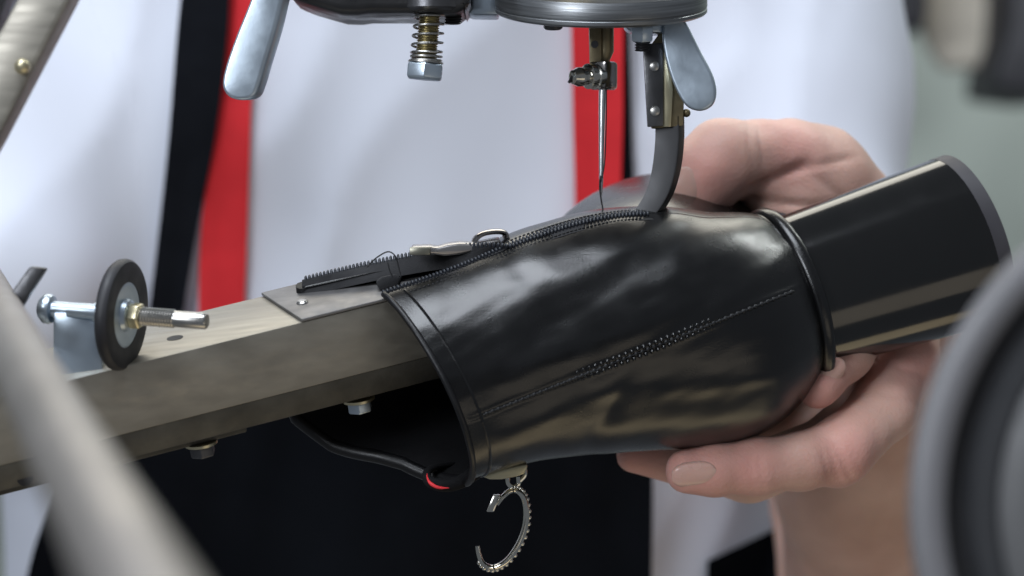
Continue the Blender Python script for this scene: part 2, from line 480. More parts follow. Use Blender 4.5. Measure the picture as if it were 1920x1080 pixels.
strap('apron_strap', [(345, -60), (332, 60), (316, 260), (293, 470), (275, 620), (262, 720)], [(433, -60), (425, 80), (403, 260), (370, 430), (345, 580), (325, 720)], M['black_web'], 0.0085)
strap('apron_strap', [(1090, -60), (1100, 200), (1110, 400), (1130, 740)], [(1176, -60), (1182, 150), (1186, 300), (1196, 500), (1220, 740)], M['black_web'], 0.0028)
bib = strap('apron', [(255, 640), (180, 780), (95, 950), (55, 1060), (20, 1250)], [(1205, 690), (1220, 800), (1224, 900), (1222, 1080), (1215, 1250)], M['apron'], 0.012, n=50, cols=40)
strap('trousers', [(1326, 1052), (1326, 1150), (1326, 1300)], [(1520, 960), (1530, 1100), (1540, 1300)], M['apron'], 0.004, n=30, cols=14)

# hand, forearm and upper arm: one continuous skin
def jr(*q): return P(q[0], q[1], q[2])
flo = np.array([P(1080, 300, 0.0)[0] - 0.01, P(1300, 600, -0.02)[1] - 0.03, P(1600, 1250, 0.3)[2] - 0.05])
fhi = np.array([P(1800, 300, 0.3)[0] + 0.03, P(1600, 300, 0.42)[1] + 0.05, P(1600, 150, 0.05)[2] + 0.16])
hf = Field(flo, fhi, 0.0013)
palm = hf.empty()
wrist, elbow = P(1660, 640, 0.155), P(1640, 1210, 0.335)
for a, b, ra, rb in [
    (elbow, P(1625, 880, 0.235), 0.036, 0.034), (P(1625, 880, 0.235), wrist, 0.034, 0.026),
    (elbow, P(1530, 320, 0.36), 0.036, 0.038),
    (wrist, P(1600, 455, 0.115), 0.024, 0.017), (wrist, P(1690, 560, 0.095), 0.022, 0.013),
    (wrist, P(1675, 640, 0.085), 0.022, 0.013), (wrist, P(1580, 440, 0.100), 0.022, 0.018),
    (P(1600, 455, 0.115), P(1528, 350, 0.085), 0.018, 0.0160),
    (P(1528, 350, 0.085), P(1480, 392, 0.070), 0.0160, 0.013), (P(1580, 420, 0.09), P(1470, 372, 0.078), 0.015, 0.010),
    (P(1590, 455, 0.10), P(1700, 600, 0.085), 0.016, 0.014)]:
    palm = hf.cone(palm, a, b, ra, rb, 0.014)
def finger(chain, k=0.004):
    G = hf.empty()
    for (p, r), (q, s) in zip(chain[:-1], chain[1:]):
        G = hf.cone(G, p, q, r, s, k)
    return G
FING = {
 'thumb': [(P(1525, 330, 0.085), 0.0150), (P(1480, 300, 0.072), 0.0128), (P(1430, 297, 0.066), 0.0118), (P(1355, 302, 0.058), 0.0128), (P(1308, 338, 0.053), 0.0120), (P(1264, 380, 0.050), 0.0090)],
 'index': [(P(1680, 520, 0.080), 0.0110), (P(1640, 590, 0.052), 0.0095), (P(1580, 664, 0.026), 0.0083), (P(1534, 724, 0.014), 0.0066)],
 'middle': [(P(1694, 590, 0.070), 0.0120), (P(1694, 672, 0.050), 0.0110), (P(1654, 768, 0.034), 0.0098), (P(1572, 850, 0.018), 0.0098), (P(1500, 868, 0.010), 0.0083), (P(1415, 876, 0.006), 0.0084), (P(1340, 880, 0.003), 0.0077), (P(1290, 884, 0.001), 0.0068)],
 'ring': [(P(1698, 610, 0.085), 0.0118), (P(1660, 720, 0.060), 0.0105), (P(1575, 830, 0.045), 0.0100), (P(1405, 888, 0.040), 0.0085), (P(1300, 868, 0.042), 0.0080), (P(1190, 852, 0.045), 0.0058)],
 'little': [(P(1690, 640, 0.105), 0.0105), (P(1610, 740, 0.095), 0.0090), (P(1470, 825, 0.085), 0.0078), (P(1360, 845, 0.082), 0.0062)],
}
HF = palm.copy()
for nm, ch in FING.items():
    g = finger(ch)
    HF = np.minimum(HF, smin(palm, g, 0.010))
    HF = smin(HF, g, 0.0015)
hv, hfc = hf.mesh(HF)
hv = relax(hv, hfc, 2)
hn = vnormals(hv, hfc)
hd = np.array([0.0004 * noise.noise(Vector(p * 120)) + 0.0006 * noise.noise(Vector(p * 45)) for p in hv])
def gl2(X, Y, x0, y0, x1, y1, w, soft=25):
    dx, dy = x1 - x0, y1 - y0; L = math.hypot(dx, dy)
    s_ = ((X - x0) * dx + (Y - y0) * dy) / L; n_ = ((X - x0) * -dy + (Y - y0) * dx) / L
    m = np.where(s_ < 0, np.exp(-(s_ / soft) ** 2), np.where(s_ > L, np.exp(-((s_ - L) / soft) ** 2), 1.0))
    return m * np.exp(-(n_ / w) ** 2)
hq = hv - CAM; hz = hq @ FWD; HX = 960 + (hq @ RGT) / hz / PX; HY = 540 - (hq @ UPV) / hz / PX
facing = np.clip(-(hn @ FWD) * 3, 0, 1) * (hz < DIST + 0.13)
cre = np.zeros(len(hv))
for x0, y0, x1, y1, w_, a_ in [(1418, 352, 1492, 316, 8, 5.5), (1425, 378, 1530, 386, 7, 4), (1500, 318, 1580, 300, 7, 2.2), (1405, 262, 1412, 300, 6, 2.0), (1425, 258, 1430, 296, 6, 1.6),
                               (1575, 852, 1590, 886, 6, 2.4), (1560, 850, 1572, 892, 6, 2.0), (1545, 852, 1556, 892, 6, 1.4), (1408, 862, 1412, 905, 6, 1.6), (1424, 862, 1428, 905, 6, 1.4),
                               (1690, 690, 1722, 700, 7, 2.0), (1672, 742, 1700, 752, 7, 1.8), (1640, 420, 1540, 340, 9, 2.0)]:
    cre += a_ * gl2(HX, HY, x0, y0, x1, y1, w_)
hd -= 1.7 * cre * facing * PX
hv = hv + hn * hd[:, None]
pink = np.zeros(len(hv))
for q, r_ in [(P(1320, 330, 0.04), 0.016), (P(1264, 385, 0.04), 0.012), (P(1300, 890, -0.005), 0.018), (P(1400, 880, 0), 0.012), (P(1585, 860, 0.01), 0.013), (P(1190, 855, 0.04), 0.016), (P(1535, 724, 0.01), 0.014), (P(1710, 690, 0.04), 0.016), (P(1480, 290, 0.06), 0.014)]:
    pink = np.maximum(pink, np.exp(-((hv - q) ** 2).sum(1) / r_ ** 2))
body = obj('body', hv, hfc, M['skin'], person, angle=None)
at = body.data.attributes.new('pink', 'FLOAT', 'POINT'); at.data.foreach_set('value', pink.astype(np.float32))
nt_ = M['skin'].node_tree; b_ = nt_.nodes['Principled BSDF']; old = b_.inputs['Base Color'].links[0].from_socket
an = nt_.nodes.new('ShaderNodeAttribute'); an.attribute_name = 'pink'
mxp = nt_.nodes.new('ShaderNodeMix'); mxp.data_type = 'RGBA'; mxp.inputs[7].default_value = (0.66, 0.30, 0.26, 1)
mlp = nt_.nodes.new('ShaderNodeMath'); mlp.operation = 'MULTIPLY'; mlp.inputs[1].default_value = 0.65
nt_.links.new(an.outputs['Fac'], mlp.inputs[0]); nt_.links.new(mlp.outputs[0], mxp.inputs[0]); nt_.links.new(old, mxp.inputs[6]); nt_.links.new(mxp.outputs[2], b_.inputs['Base Color'])
hbvh = BVHTree.FromPolygons([Vector(p) for p in hv], [tuple(int(i) for i in q) for q in hfc])

def nail(center, fdir, dorsal, w, l, R):
    fdir = nrm(fdir); dorsal = nrm(dorsal - fdir * np.dot(dorsal, fdir)); side = np.cross(fdir, dorsal)
    n = 14; v = []; f = []
    for lay in (0, 1):
        for i in range(n + 1):
            for j in range(n + 1):
                u, t = 2 * i / n - 1, 2 * j / n - 1
                x = u * math.sqrt(1 - t * t / 2); y = t * math.sqrt(1 - u * u / 2)
                x = math.copysign(abs(x) ** 0.8, x); y = math.copysign(abs(y) ** 0.8, y)
                e = max(abs(u), abs(t))
                th = y * w / R
                h = R * math.cos(th) - R - 0.0005 * x * x + (0.0005 * (1 - e ** 4) if lay == 0 else -0.0012)
                v.append(center + fdir * x * l + side * R * math.sin(th) + dorsal * h)
    o = (n + 1) ** 2
    for i in range(n):
        for j in range(n):
            a = i * (n + 1) + j
            f.append((a, a + n + 1, a + n + 2, a + 1)); f.append((o + a, o + a + 1, o + a + n + 2, o + a + n + 1))
    rim = [i for i in range(n + 1)] + [i * (n + 1) + n for i in range(1, n + 1)] + [n * (n + 1) + j for j in range(n - 1, -1, -1)] + [i * (n + 1) for i in range(n - 1, 0, -1)]
    for a, b in zip(rim, rim[1:] + rim[:1]): f.append((a, b, o + b, o + a))
    return obj('nail', v, f, M['nail'], body, angle=60)
def nail_at(px, py, fdir, toward, w, l, R, lift=0.0003):
    d = Vector(nrm(P(px, py, 0) - CAM))
    hit, n, _, _ = hbvh.ray_cast(Vector(CAM), d)
    if hit is None: return
    n = nrm(np.array(n) * 0.6 + nrm(toward) * 0.4)
    nail(np.array(hit) + n * lift, fdir, n, w, l, R)
nail_at(1284, 354, P(1264, 380, 0.050) - P(1308, 332, 0.050), V3(0.2, -0.1, -1), 0.0066, 0.0072, 0.0110, 0.0006)
nail_at(1302, 892, V3(-1, -0.12, 0), V3(0, -0.6, -0.8), 0.0042, 0.0070, 0.0078)
nail_at(1562, 700, V3(-0.6, -0.7, -0.1), V3(0.7, -0.3, -0.7), 0.0036, 0.0052, 0.0072)

# frame of the machine arm, which the boot is pulled over
Vv = nrm(WU - A * np.dot(WU, A)); H = np.cross(A, Vv)
if np.dot(H, FWD) > 0: H = -H                         # towards the camera
ORG = P(560, 606, dax(640) - 0.012)                    # a point on the arm's upper front edge
def AR(px_along, h, v): return ORG + A * px_along * PX + H * h * PX + Vv * v * PX
# ------------------------------------------------------------------ ankle boot
boot = thing('ankle_boot', 'black leather ankle boot with block heel lying on the sewing machine arm', 'boot', P(1300, 600, 0.03))
SEC = [((690, 543), (872, 902), 165), ((824, 496), (1000, 866), 182), ((953, 440), (1118, 853), 200), ((1076, 402), (1230, 845), 212),
       ((1188, 390), (1338, 838), 216), ((1290, 394), (1420, 815), 206), ((1368, 397), (1484, 768), 172), ((1415, 402), (1520, 722), 138)]
tk = np.linspace(0, 1, len(SEC))
def cub(vals, t):
    p = smooth_path([np.array(v, float) for v in vals], 400)
    return np.stack([np.interp(t, np.linspace(0, 1, 400), p[:, k]) for k in range(p.shape[1])], -1)
SECV = np.array([[a[0], a[1], b[0], b[1], r] for a, b, r in SEC], float)
SECT = smooth_path(list(SECV), 801)
def sec(t):
    u = min(max(t, 0), 1) * 800; k = min(int(u), 799); u -= k
    return SECT[k] * (1 - u) + SECT[k + 1] * u
T_SLIDER = 0.245
T_END = 0.55
DPH = np.array([150, 180, 200, 212, 225, 238, 255, 280, 305, 330, 385], float)
DX = np.array([0, 0, -30, -75, -116, -160, -200, -180, -135, -128, -128], float)
DY = np.array([0, 0, 3, -8, 4, 12, 6, -45, -88, -100, -100], float)
def gap(t):                       # half-open angles of the zip: near edge, far edge (degrees)
    if t < T_SLIDER:
        u = 1 - t / T_SLIDER
        return 26, 24 - 74 * u ** 0.8
    return 26.0, 24.0
def seam_line_y(x): return 778 + (x - 905) * (545 - 778) / (1490 - 905)
def gline(x, y, x0, y0, x1, y1, w, soft=60):
    dx, dy = x1 - x0, y1 - y0; L = math.hypot(dx, dy)
    s = ((x - x0) * dx + (y - y0) * dy) / L; n = ((x - x0) * -dy + (y - y0) * dx) / L
    m = 1.0
    if s < 0: m = math.exp(-(s / soft) ** 2)
    if s > L: m = math.exp(-((s - L) / soft) ** 2)
    return m * math.exp(-(n / w) ** 2)
CORR = {}
def corr(t):                      # brings the far zip edge onto its line from the opened corner to the slider
    k = round(t, 4)
    if k not in CORR:
        CORR[k] = np.zeros(3)
        u = min(1, t / T_SLIDER)
        if t < T_SLIDER:
            tgt = ZST * (1 - u) + ZEND * u + WU * 0.0012 * math.sin(u * math.pi)
            CORR[k] = tgt - shaft_point(t, 360 + gap(t)[1], raw=True)
    return CORR[k]
def project(p):
    q = p - CAM; z = np.dot(q, FWD)
    return 960 + np.dot(q, RGT) / z / PX, 540 - np.dot(q, UPV) / z / PX
def shaft_point(t, ph, raw=False):
    tx, ty, bx, by, rw = sec(t)
    c, s = math.cos(math.radians(ph)), math.sin(math.radians(ph))
    cx, cy = (tx + bx) / 2, (ty + by) / 2
    ux, uy = (tx - bx) / 2, (ty - by) / 2
    d = dax(cx)
    # slightly squared far side, where the leg joins the foot
    p = P(cx + ux * c, cy + uy * c, d) + W * (rw * PX * s)
    if t < 0.5:
        k = max(0.0, 1 - t / 0.42) ** 1.4
        phm = ph
        if phm > 265: k *= max(0.0, min(1.0, 1 - t / T_SLIDER)) ** (min(1, (phm - 265) / 60))
        ex, ey = np.interp(phm, DPH, DX) * k, np.interp(phm, DPH, DY) * k
        if phm < 150: ex = ey = 0
        if phm > 265 and t < T_SLIDER:
            w_ = min(1, (phm - 265) / (95 + gap(t)[1])); w_ = w_ * w_ * (3 - 2 * w_); p = p + corr(t) * w_
        p = p + RGT * ex * PX - UPV * ey * PX + FWD * (ex * PX * 0.15)
    if raw: return p
    q = p - CAM; z = np.dot(q, FWD)
    x, y = 960 + np.dot(q, RGT) / z / PX, 540 - np.dot(q, UPV) / z / PX
    n = nrm(np.array([1e-9, 0, 0]) + (-UPV * (uy / math.hypot(ux, uy)) + RGT * (ux / math.hypot(ux, uy))) * c + W * s)
    dd = 0.0
    wn = 1.0 if ph < 185 else min(1.0, max(0.0, (ph - 330) / 30))
    if wn > 0:
        dx_, dy_ = -280.0, 185.0; nn_ = ((x - 1310) * -dy_ + (y - 420) * dx_) / 335.6; ss_ = ((x - 1310) * dx_ + (y - 420) * dy_) / 335.6
        mm_ = 1.0 if 0 < ss_ < 335 else math.exp(-((ss_ if ss_ < 0 else ss_ - 335) / 80) ** 2)
        dd += 3.0 * mm_ * math.exp(-((nn_ - 60) / 80) ** 2) - 5.5 * mm_ * math.exp(-(nn_ / 34) ** 2)
        dd += 5.0 * gline(x, y, 1255, 590, 1000, 690, 30)
        dd += -1.6 * gline(x, y, 965, 500, 1090, 620, 22, 50)
        dd += 0.8 * gline(x, y, 1010, 490, 1120, 600, 24, 50)
        dd += -1.5 * gline(x, y, 1450, 430, 1370, 520, 40)
        dd += 2.5 * gline(x, y, 1440, 500, 1330, 590, 22)
        dd += -6 * gline(x, y, 1180, 770, 1440, 745, 32)
        dd += 4.5 * gline(x, y, 1000, 800, 1100, 740, 30)
        dd += -4 * gline(x, y, 1120, 820, 1170, 740, 20)
        dd += 3.5 * gline(x, y, 740, 560, 960, 500, 60)
        q3 = Vector((x * 0.012, y * 0.012, 0)); dd += 1.6 * noise.noise(q3)
        q3 = Vector((x * 0.008 - y * 0.02, y * 0.03 + x * 0.02, 3)); dd += 1.1 * noise.noise(q3)
        ds = y - seam_line_y(x)
        if 880 < x < 1505:
            dd += min(1, (1505 - x) / 20) * (-2.0 * math.exp(-(ds / 4.0) ** 2) + 1.6 * math.exp(-(max(0, abs(ds) - 4) / 6.0) ** 2) * (1.25 if ds < 0 else 0.8))
        dd *= wn
    if wn < 1:
        dd += (1 - wn) * 1.5 * noise.noise(Vector((t * 9, ph * 0.03, 1)))
        if t < 0.25 and 205 < ph < 260: dd += -9 * math.exp(-((ph - 222) / 9) ** 2) * (1 - t / 0.25)
    return p + n * dd * PX

ZEND = shaft_point(T_SLIDER, 384, raw=True)
sz_ = min(range(-200, 200), key=lambda q: abs(project(AR(q, -165, 20))[0] - 566))
ZST = AR(sz_, -165, 20)
NT, NP = 190, 400
sv_, sf_ = [], []
for i in range(NT + 1):
    t = i / NT
    g0, g1 = gap(t)
    if t > T_END:
        u = min(1, (t - T_END) / 0.04); g0 = 26 - 1.0 * u; g1 = 24 + 0.99 * u
    for j in range(NP + 1):
        ph = g0 + (360 + g1 - g0) * j / NP
        sv_.append(shaft_point(t, ph))
for i in range(NT):
    for j in range(NP):
        a = i * (NP + 1) + j
        sf_.append((a, a + 1, a + NP + 2, a + NP + 1))
shaft = obj('shaft', sv_, sf_, M['leather'], boot, angle=None)
shaft.data.materials.append(M['lining'])
sol = shaft.modifiers.new('thickness', 'SOLIDIFY'); sol.thickness = 0.0016; sol.offset = -1; sol.use_rim = True
sol.material_offset = 1
# orient: outward normals
n0 = shaft.data.polygons[NP // 4 + NP * 40].normal
if np.dot(np.array(n0), W) < 0: shaft.data.flip_normals()

def project(p):
    q = p - CAM; z = np.dot(q, FWD)
    return 960 + np.dot(q, RGT) / z / PX, 540 - np.dot(q, UPV) / z / PX
sbvh = BVHTree.FromPolygons([Vector(p) for p in sv_], sf_)
def on_boot(px, py, off=0.0):
    d = Vector(nrm(P(px, py, 0) - CAM))
    hit, n, _, _ = sbvh.ray_cast(Vector(CAM), d)
    if hit is None: return None, None
    n = np.array(n)
    if np.dot(n, np.array(d)) > 0: n = -n
    return np.array(hit) + n * off, n

# piping on the top edge, and a stitched row beside it
edge = [shaft_point(0.0, g) for g in np.linspace(gap(0)[0], 360 + gap(0)[1], 160)]
mb = MB(); mb.add(*tube(edge, np.interp(np.arange(160), [0, 70, 90, 160], [0.0010, 0.0010, 0.0021, 0.0021]), 10)); mb.build('top_binding', M['binding'], boot)
edge2 = [shaft_point(0.035, g) for g in np.linspace(gap(0)[0] + 3, 285, 130)]
mb = MB(); mb.add(*tube(edge2, 0.00045, 6)); mb.build('edge_cord', M['leather'], boot)
# back seam stitches
seam = MB()
pts = [on_boot(x, seam_line_y(x), 0.0)[0] for x in np.linspace(906, 1488, 80)]
seam.add(*tube(pts, 0.00045, 6))
seam_o = seam.build('back_seam', M['thread'], boot)
st_me = None
xs = np.arange(912, 1484, 11.2)
pk = MB()
for i, x in enumerate(xs):
    p, n = on_boot(x, seam_line_y(x), 0.0002)
    p2, _ = on_boot(x + 8, seam_line_y(x + 8), 0.0002)
    a = nrm(p2 - p); s = nrm(np.cross(n, a)); n = np.cross(a, s)
    if st_me is None:
        v, f = ball((0, 0, 0), 1.0, 8, 6, ax=(np.array([1., 0, 0]), np.array([0, 1., 0]), np.array([0, 0, 1.])), sc=(0.00080, 0.00072, 0.00050))
        st_me = bpy.data.meshes.new('stitch'); st_me.from_pydata([tuple(q) for q in v], [], f)
        st_me.polygons.foreach_set('use_smooth', [True] * len(st_me.polygons)); st_me.materials.append(M['thread'])
    o = bpy.data.objects.new('stitch', st_me); COL.objects.link(o); o.parent = seam_o
    loc = p - np.array(boot.location)
    o.matrix_local = Matrix(((a[0], s[0], n[0], loc[0]), (a[1], s[1], n[1], loc[1]), (a[2], s[2], n[2], loc[2]), (0, 0, 0, 1)))
    # puckered leather on both sides of the stitch hole
    amp = 0.15 + 0.95 * math.exp(-((x - 1210) / 90) ** 2)
    for sd in (-1, 1):
        if abs(x - 1205) > 130: continue
        xx = x + 5.6; yy = seam_line_y(xx) + sd * (6.8 + random.uniform(-0.8, 0.8))
        c, nn = on_boot(xx + sd * 2, yy, 0.0)
        pk.add(*ball(c - nn * 0.00012, 1.0, 8, 6, ax=(a, s, n), sc=(0.00068, 0.00085, 0.00105 * amp)))
pk_o = pk.build('seam_pucker', M['leather'], boot, angle=None); pk_o['kind'] = 'stuff'

# zip: two tapes and two rows of teeth
def zip_row(which):
    tape, teeth = MB(), MB()
    path, nor = [], []
    ts = np.linspace(0.0, T_END, 130)
    for t in ts:
        g0, g1 = gap(t)
        ph = g0 if which == 0 else 360 + g1
        p = shaft_point(t, ph, raw=True)
        pin = shaft_point(t, ph + (6 if which == 0 else -6), raw=True)
        path.append(p); nor.append(nrm(p - pin))            # points into the gap
    path = np.array(path); nor = np.array(nor)
    v, f = [], []
    wid = 0.0014 if which == 0 else 0.0015
    up = np.array([nrm(np.cross(nor[i], nrm(path[min(i + 1, 129)] - path[max(i - 1, 0)]))) for i in range(130)])
    up = np.array([u if np.dot(u, UPV) > 0 else -u for u in up])
    inner = path - nor * 0.004
    if which:
        for i in range(130):
            u_ = min(1, max(0, (T_SLIDER * 1.05 - ts[i]) / 0.06)); inner[i] = inner[i] * (1 - u_) + (path[i] - WU * 0.0036 - FWD * 0.0016) * u_
            nor[i] = nrm(nor[i] * (1 - u_) + WU * u_)
    outer = path + nor * wid
    for lay, o_ in ((0, 0.0003), (1, -0.0004)):
        for i in range(130): v.append(inner[i] + up[i] * o_); v.append(outer[i] + up[i] * o_)
    for i in range(129):
        a = 2 * i; b = a + 260
        f += [(a, a + 1, a + 3, a + 2), (b, b + 2, b + 3, b + 1), (a + 1, b + 1, b + 3, a + 3)]
    tape.add(v, f)
    tape_o = tape.build('zipper_tape', M['tape'], boot)
    L = np.concatenate([[0], np.cumsum(np.linalg.norm(np.diff(path, axis=0), axis=1))])
    nteeth = int(L[-1] / 0.00118)
    for k in range(nteeth):
        s_ = (k + 0.5 + (0.5 if which else 0)) * 0.00118
        if s_ > L[-1]: break
        q = np.array([np.interp(s_, L, outer[:, a]) for a in range(3)])
        i = min(int(np.interp(s_, L, np.arange(130))), 128)
        tdir = nrm(path[i + 1] - path[i])
        c = q + up[i] * 0.0005
        teeth.add(*ball(c, 1.0, 7, 5, ax=(tdir, nor[i], up[i]), sc=(0.00052, 0.00095, 0.00085)))
    th = teeth.build('zipper_teeth', M['zip_teeth'], tape_o, angle=None); th['kind'] = 'stuff'
    # stitched row beside the zip
    row = MB()
    for k in range(10, 124, 2):
        p = path[k] - nor[k] * 0.0030 + up[k] * 0.0005
        row.add(*ball(p, 1.0, 6, 4, ax=(nrm(path[k + 1] - path[k]), nor[k], up[k]), sc=(0.00055, 0.00028, 0.0003)))
    r = row.build('zip_stitching', M['thread'], tape_o, angle=None); r['kind'] = 'stuff'
    return path, nor, up
zp, zn, zu = zip_row(0)
zip_row(1)

# zip slider with its pull tab
def Z(px, py, lift=0.0): return P(px, py, dax(px) - 0.004 - lift)
zdir = nrm(Z(985, 447) - Z(880, 487)); zup = nrm(UPV - zdir * np.dot(UPV, zdir)); zside = np.cross(zdir, zup)
sl = MB()
c = Z(925, 464)
v, f = slab([Z(x, y) for x, y in [(884, 473), (900, 464), (940, 455), (962, 452), (966, 460), (948, 468), (905, 478)]], FWD * 0.007, 0.0006)
sl.add(v, f)
sl_o = sl.build('zipper_slider', M['pull'], boot)
mb = MB(); mb.add(*tube(smooth_path([Z(888, 466, -.003), Z(892, 448, -.003), Z(906, 438, -.003), Z(930, 434, -.003), Z(946, 437, -.003), Z(950, 450, -.003)], 24), 0.0009, 10, sx=2.2, up=UPV))
mb.build('slider_bridge', M['gunmetal'], sl_o)
tab = [(770, 464), (806, 463), (818, 466), (838, 460), (862, 457), (890, 458), (918, 452), (934, 449), (938, 455), (922, 463), (900, 470), (880, 475), (858, 479), (834, 481), (812, 478), (774, 478)]
mb = MB(); mb.add(*slab([Z(x, y, 0.001) for x, y in tab], V3(0, 0.0012, 0.005), 0.0009, 3)); mb.build('pull_tab', M['pull'], sl_o)
mb = MB(); mb.add(*box(Z(788, 471, 0.0015), (RGT, UPV, FWD), (19 * PX, 7.5 * PX, 0.0038), 0.0005)); mb.build('pull_grip', M['grip'], sl_o)
mb = MB(); mb.add(*tube(smooth_path([Z(688, 501), Z(705, 484), Z(727, 472), Z(741, 480), Z(747, 500), Z(752, 520)], 24), 0.00022, 6))
mb.add(*tube(smooth_path([Z(727, 492), Z(731, 508), Z(737, 520)], 8), 0.0002, 6)); mb.build('loose_thread', M['thread'], boot)
mb = MB(); mb.add(*slab([Z(x, y, -0.004) for x, y in [(704, 528), (715, 519), (742, 514), (752, 522), (745, 536), (712, 545)]], FWD * 0.006, 0.0006)); mb.build('zip_end_stop', M['tape'], boot)

# lining tab with a red stripe, curled at the lower corner
crl = [P(892, 886, dax(880) - .004), P(862, 904, dax(860) - .006), P(832, 910, dax(840) - .006), P(806, 903, dax(810) - .004), P(800, 888, dax(800)), P(816, 876, dax(816) + .004), P(852, 870, dax(850) + .008)]
cp = smooth_path(crl, 30)
mb = MB(); mb.add(*tube(cp, np.interp(np.arange(30), [0, 10, 20, 29], [0.0022, 0.0021, 0.0013, 0.0008]), 12)); mb.build('lining_tab', M['lining'], boot)
rp = smooth_path([P(842, 915, dax(840) - .0085), P(822, 914, dax(820) - .0075), P(807, 906, dax(806) - .006), P(801, 895, dax(800) - .004), P(801, 888, dax(803) - .003)], 24)
mb = MB(); mb.add(*tube(rp, np.interp(np.arange(24), [0, 4, 10, 16, 23], [0.0001, 0.0004, 0.0006, 0.0003, 0.0001]), 8)); mb.build('red_stripe', M['red_stripe'], boot)

# foot of the boot running away from the camera (instep, vamp and toe)
FS = [(0.012, 1330, 600, 190, 150), (0.03, 1290, 590, 225, 200), (0.055, 1268, 575, 238, 262), (0.085, 1275, 565, 246, 262), (0.12, 1320, 560, 240, 205),
      (0.155, 1370, 555, 225, 150), (0.185, 1405, 550, 195, 112), (0.21, 1425, 545, 150, 80), (0.225, 1435, 540, 95, 50), (0.232, 1440, 540, 30, 16)]
FSv = np.array(FS)
tt = np.linspace(0, 1, 46); FSi = cub(FSv, tt)
fv, ff = [], []
for d, cx, cy, ru, ra in FSi:
    for k in range(56):
        a = 2 * math.pi * k / 56
        ca, sa = math.cos(a), math.sin(a)
        x = ra * (ca if ca < 0 else ca * 0.92)
        y = ru * sa
        fv.append(P(cx + x + y * -0.30, cy - y * 0.96 - x * 0.20, d + 0.012 * ca))
for i in range(45):
    for k in range(56):
        k2 = (k + 1) % 56
        ff.append((i * 56 + k, i * 56 + k2, (i + 1) * 56 + k2, (i + 1) * 56 + k))
ff.append(tuple(range(56))); ff.append(tuple(45 * 56 + k for k in range(56))[::-1])
obj('vamp', fv, ff, M['leather'], boot, angle=None)

# rand around the heel seat, sole and block heel
def seat(offset, grow, n=72, far=1.0):      # ring in the plane of the heel seat
    tx, ty, bx, by, rw = SECV[-1]
    cx, cy = (tx + bx) / 2, (ty + by) / 2; ux, uy = (tx - bx) / 2, (ty - by) / 2
    out = []
    for k in range(n):
        a = 2 * math.pi * k / n
        g = 1 + grow / 165
        p = P(cx + ux * g * math.cos(a), cy + uy * g * math.cos(a), dax(cx)) + W * ((rw + grow) * PX * math.sin(a) * (1.0 if math.sin(a) > 0 else far)) + A * offset * PX
        out.append(p)
    return out
def ring_loft(rings, cap=True):
    n = len(rings[0]); v = [p for r in rings for p in r]; f = []
    for i in range(len(rings) - 1):
        for k in range(n):
            k2 = (k + 1) % n
            f.append((i * n + k, i * n + k2, (i + 1) * n + k2, (i + 1) * n + k))
    if cap:
        f.append(tuple(range(n))[::-1]); f.append(tuple((len(rings) - 1) * n + k for k in range(n)))
    return v, f
prof = [(-2, -6), (-2, 2), (0, 5), (3, 7.5), (10, 9), (18, 8.5), (22, 6), (23.5, 2), (24, -8)]
v, f = ring_loft([seat(o_, g) for o_, g in prof]); obj('rand', v, f, M['leather'], boot, angle=None)
v, f = ring_loft([seat(o_, g) for o_, g in [(-12, -4), (-10, 1), (-6, 2.5), (-3, 0)]]); obj('seat_welt', v, f, M['leather'], boot, angle=None)
so = []
for off in (26, 34, 40):
    ring = []
    for k in range(60):
        a = 2 * math.pi * k / 60
        s_, c_ = math.sin(a), math.cos(a)
        ln = 0.030 if s_ > 0 else 0.20
        wd = 0.0235 if s_ > 0 else 0.0235 + 0.014 * math.sin(min(1, -s_) * math.pi)
        cent = P(1490, 560, dax(1490))
        back = max(0.0, -s_) * ln
        ring.append(cent + W * (0.010 * s_ if s_ > 0 else 0) - W * back + UPV * wd * c_ + A * (off - 8) * PX + A * 0.02 * (back / 0.2) ** 1.3 * 1.2)
    so.append(ring)
v, f = ring_loft(so); obj('sole', v, f, M['rubber_tip'], boot, angle=35)
def heel_ring(u, grow=0.0, n=96):
    tx, ty = np.array([1446, 412]) * (1 - u) + np.array([1745, 300]) * u
    bx, by = np.array([1550, 690]) * (1 - u) + np.array([1852, 612]) * u
    rw = 124 * (1 - u) + 138 * u
    cx, cy = (tx + bx) / 2, (ty + by) / 2; ux, uy = (tx - bx) / 2, (ty - by) / 2
    out = []
    for k in range(n):
        a = 2 * math.pi * k / n
        g = 1 + grow / 160
        s_ = math.sin(a); c_ = math.cos(a); sq = 1.0
        wv = rw * s_ if s_ > 0 else rw * 0.55 * s_
        facet = sq if abs(c_) > 0 else 1
        out.append(P(cx + ux * g * facet * math.cos(a), cy + uy * g * facet * math.cos(a), dax(1480) + (cx - 1480) * PX * math.tan(YAW)) + W * wv * g * facet * PX)
    return out
v, f = ring_loft([heel_ring(u) for u in np.linspace(-0.02, 0.996, 24)]); heel_o = obj('heel', v, f, M['heel'], boot, angle=50)
v, f = ring_loft([heel_ring(0.996, -2), heel_ring(0.998, 0.5), heel_ring(1.075, 0), heel_ring(1.08, -3)]); obj('heel_tip', v, f, M['rubber_tip'], heel_o, angle=50)

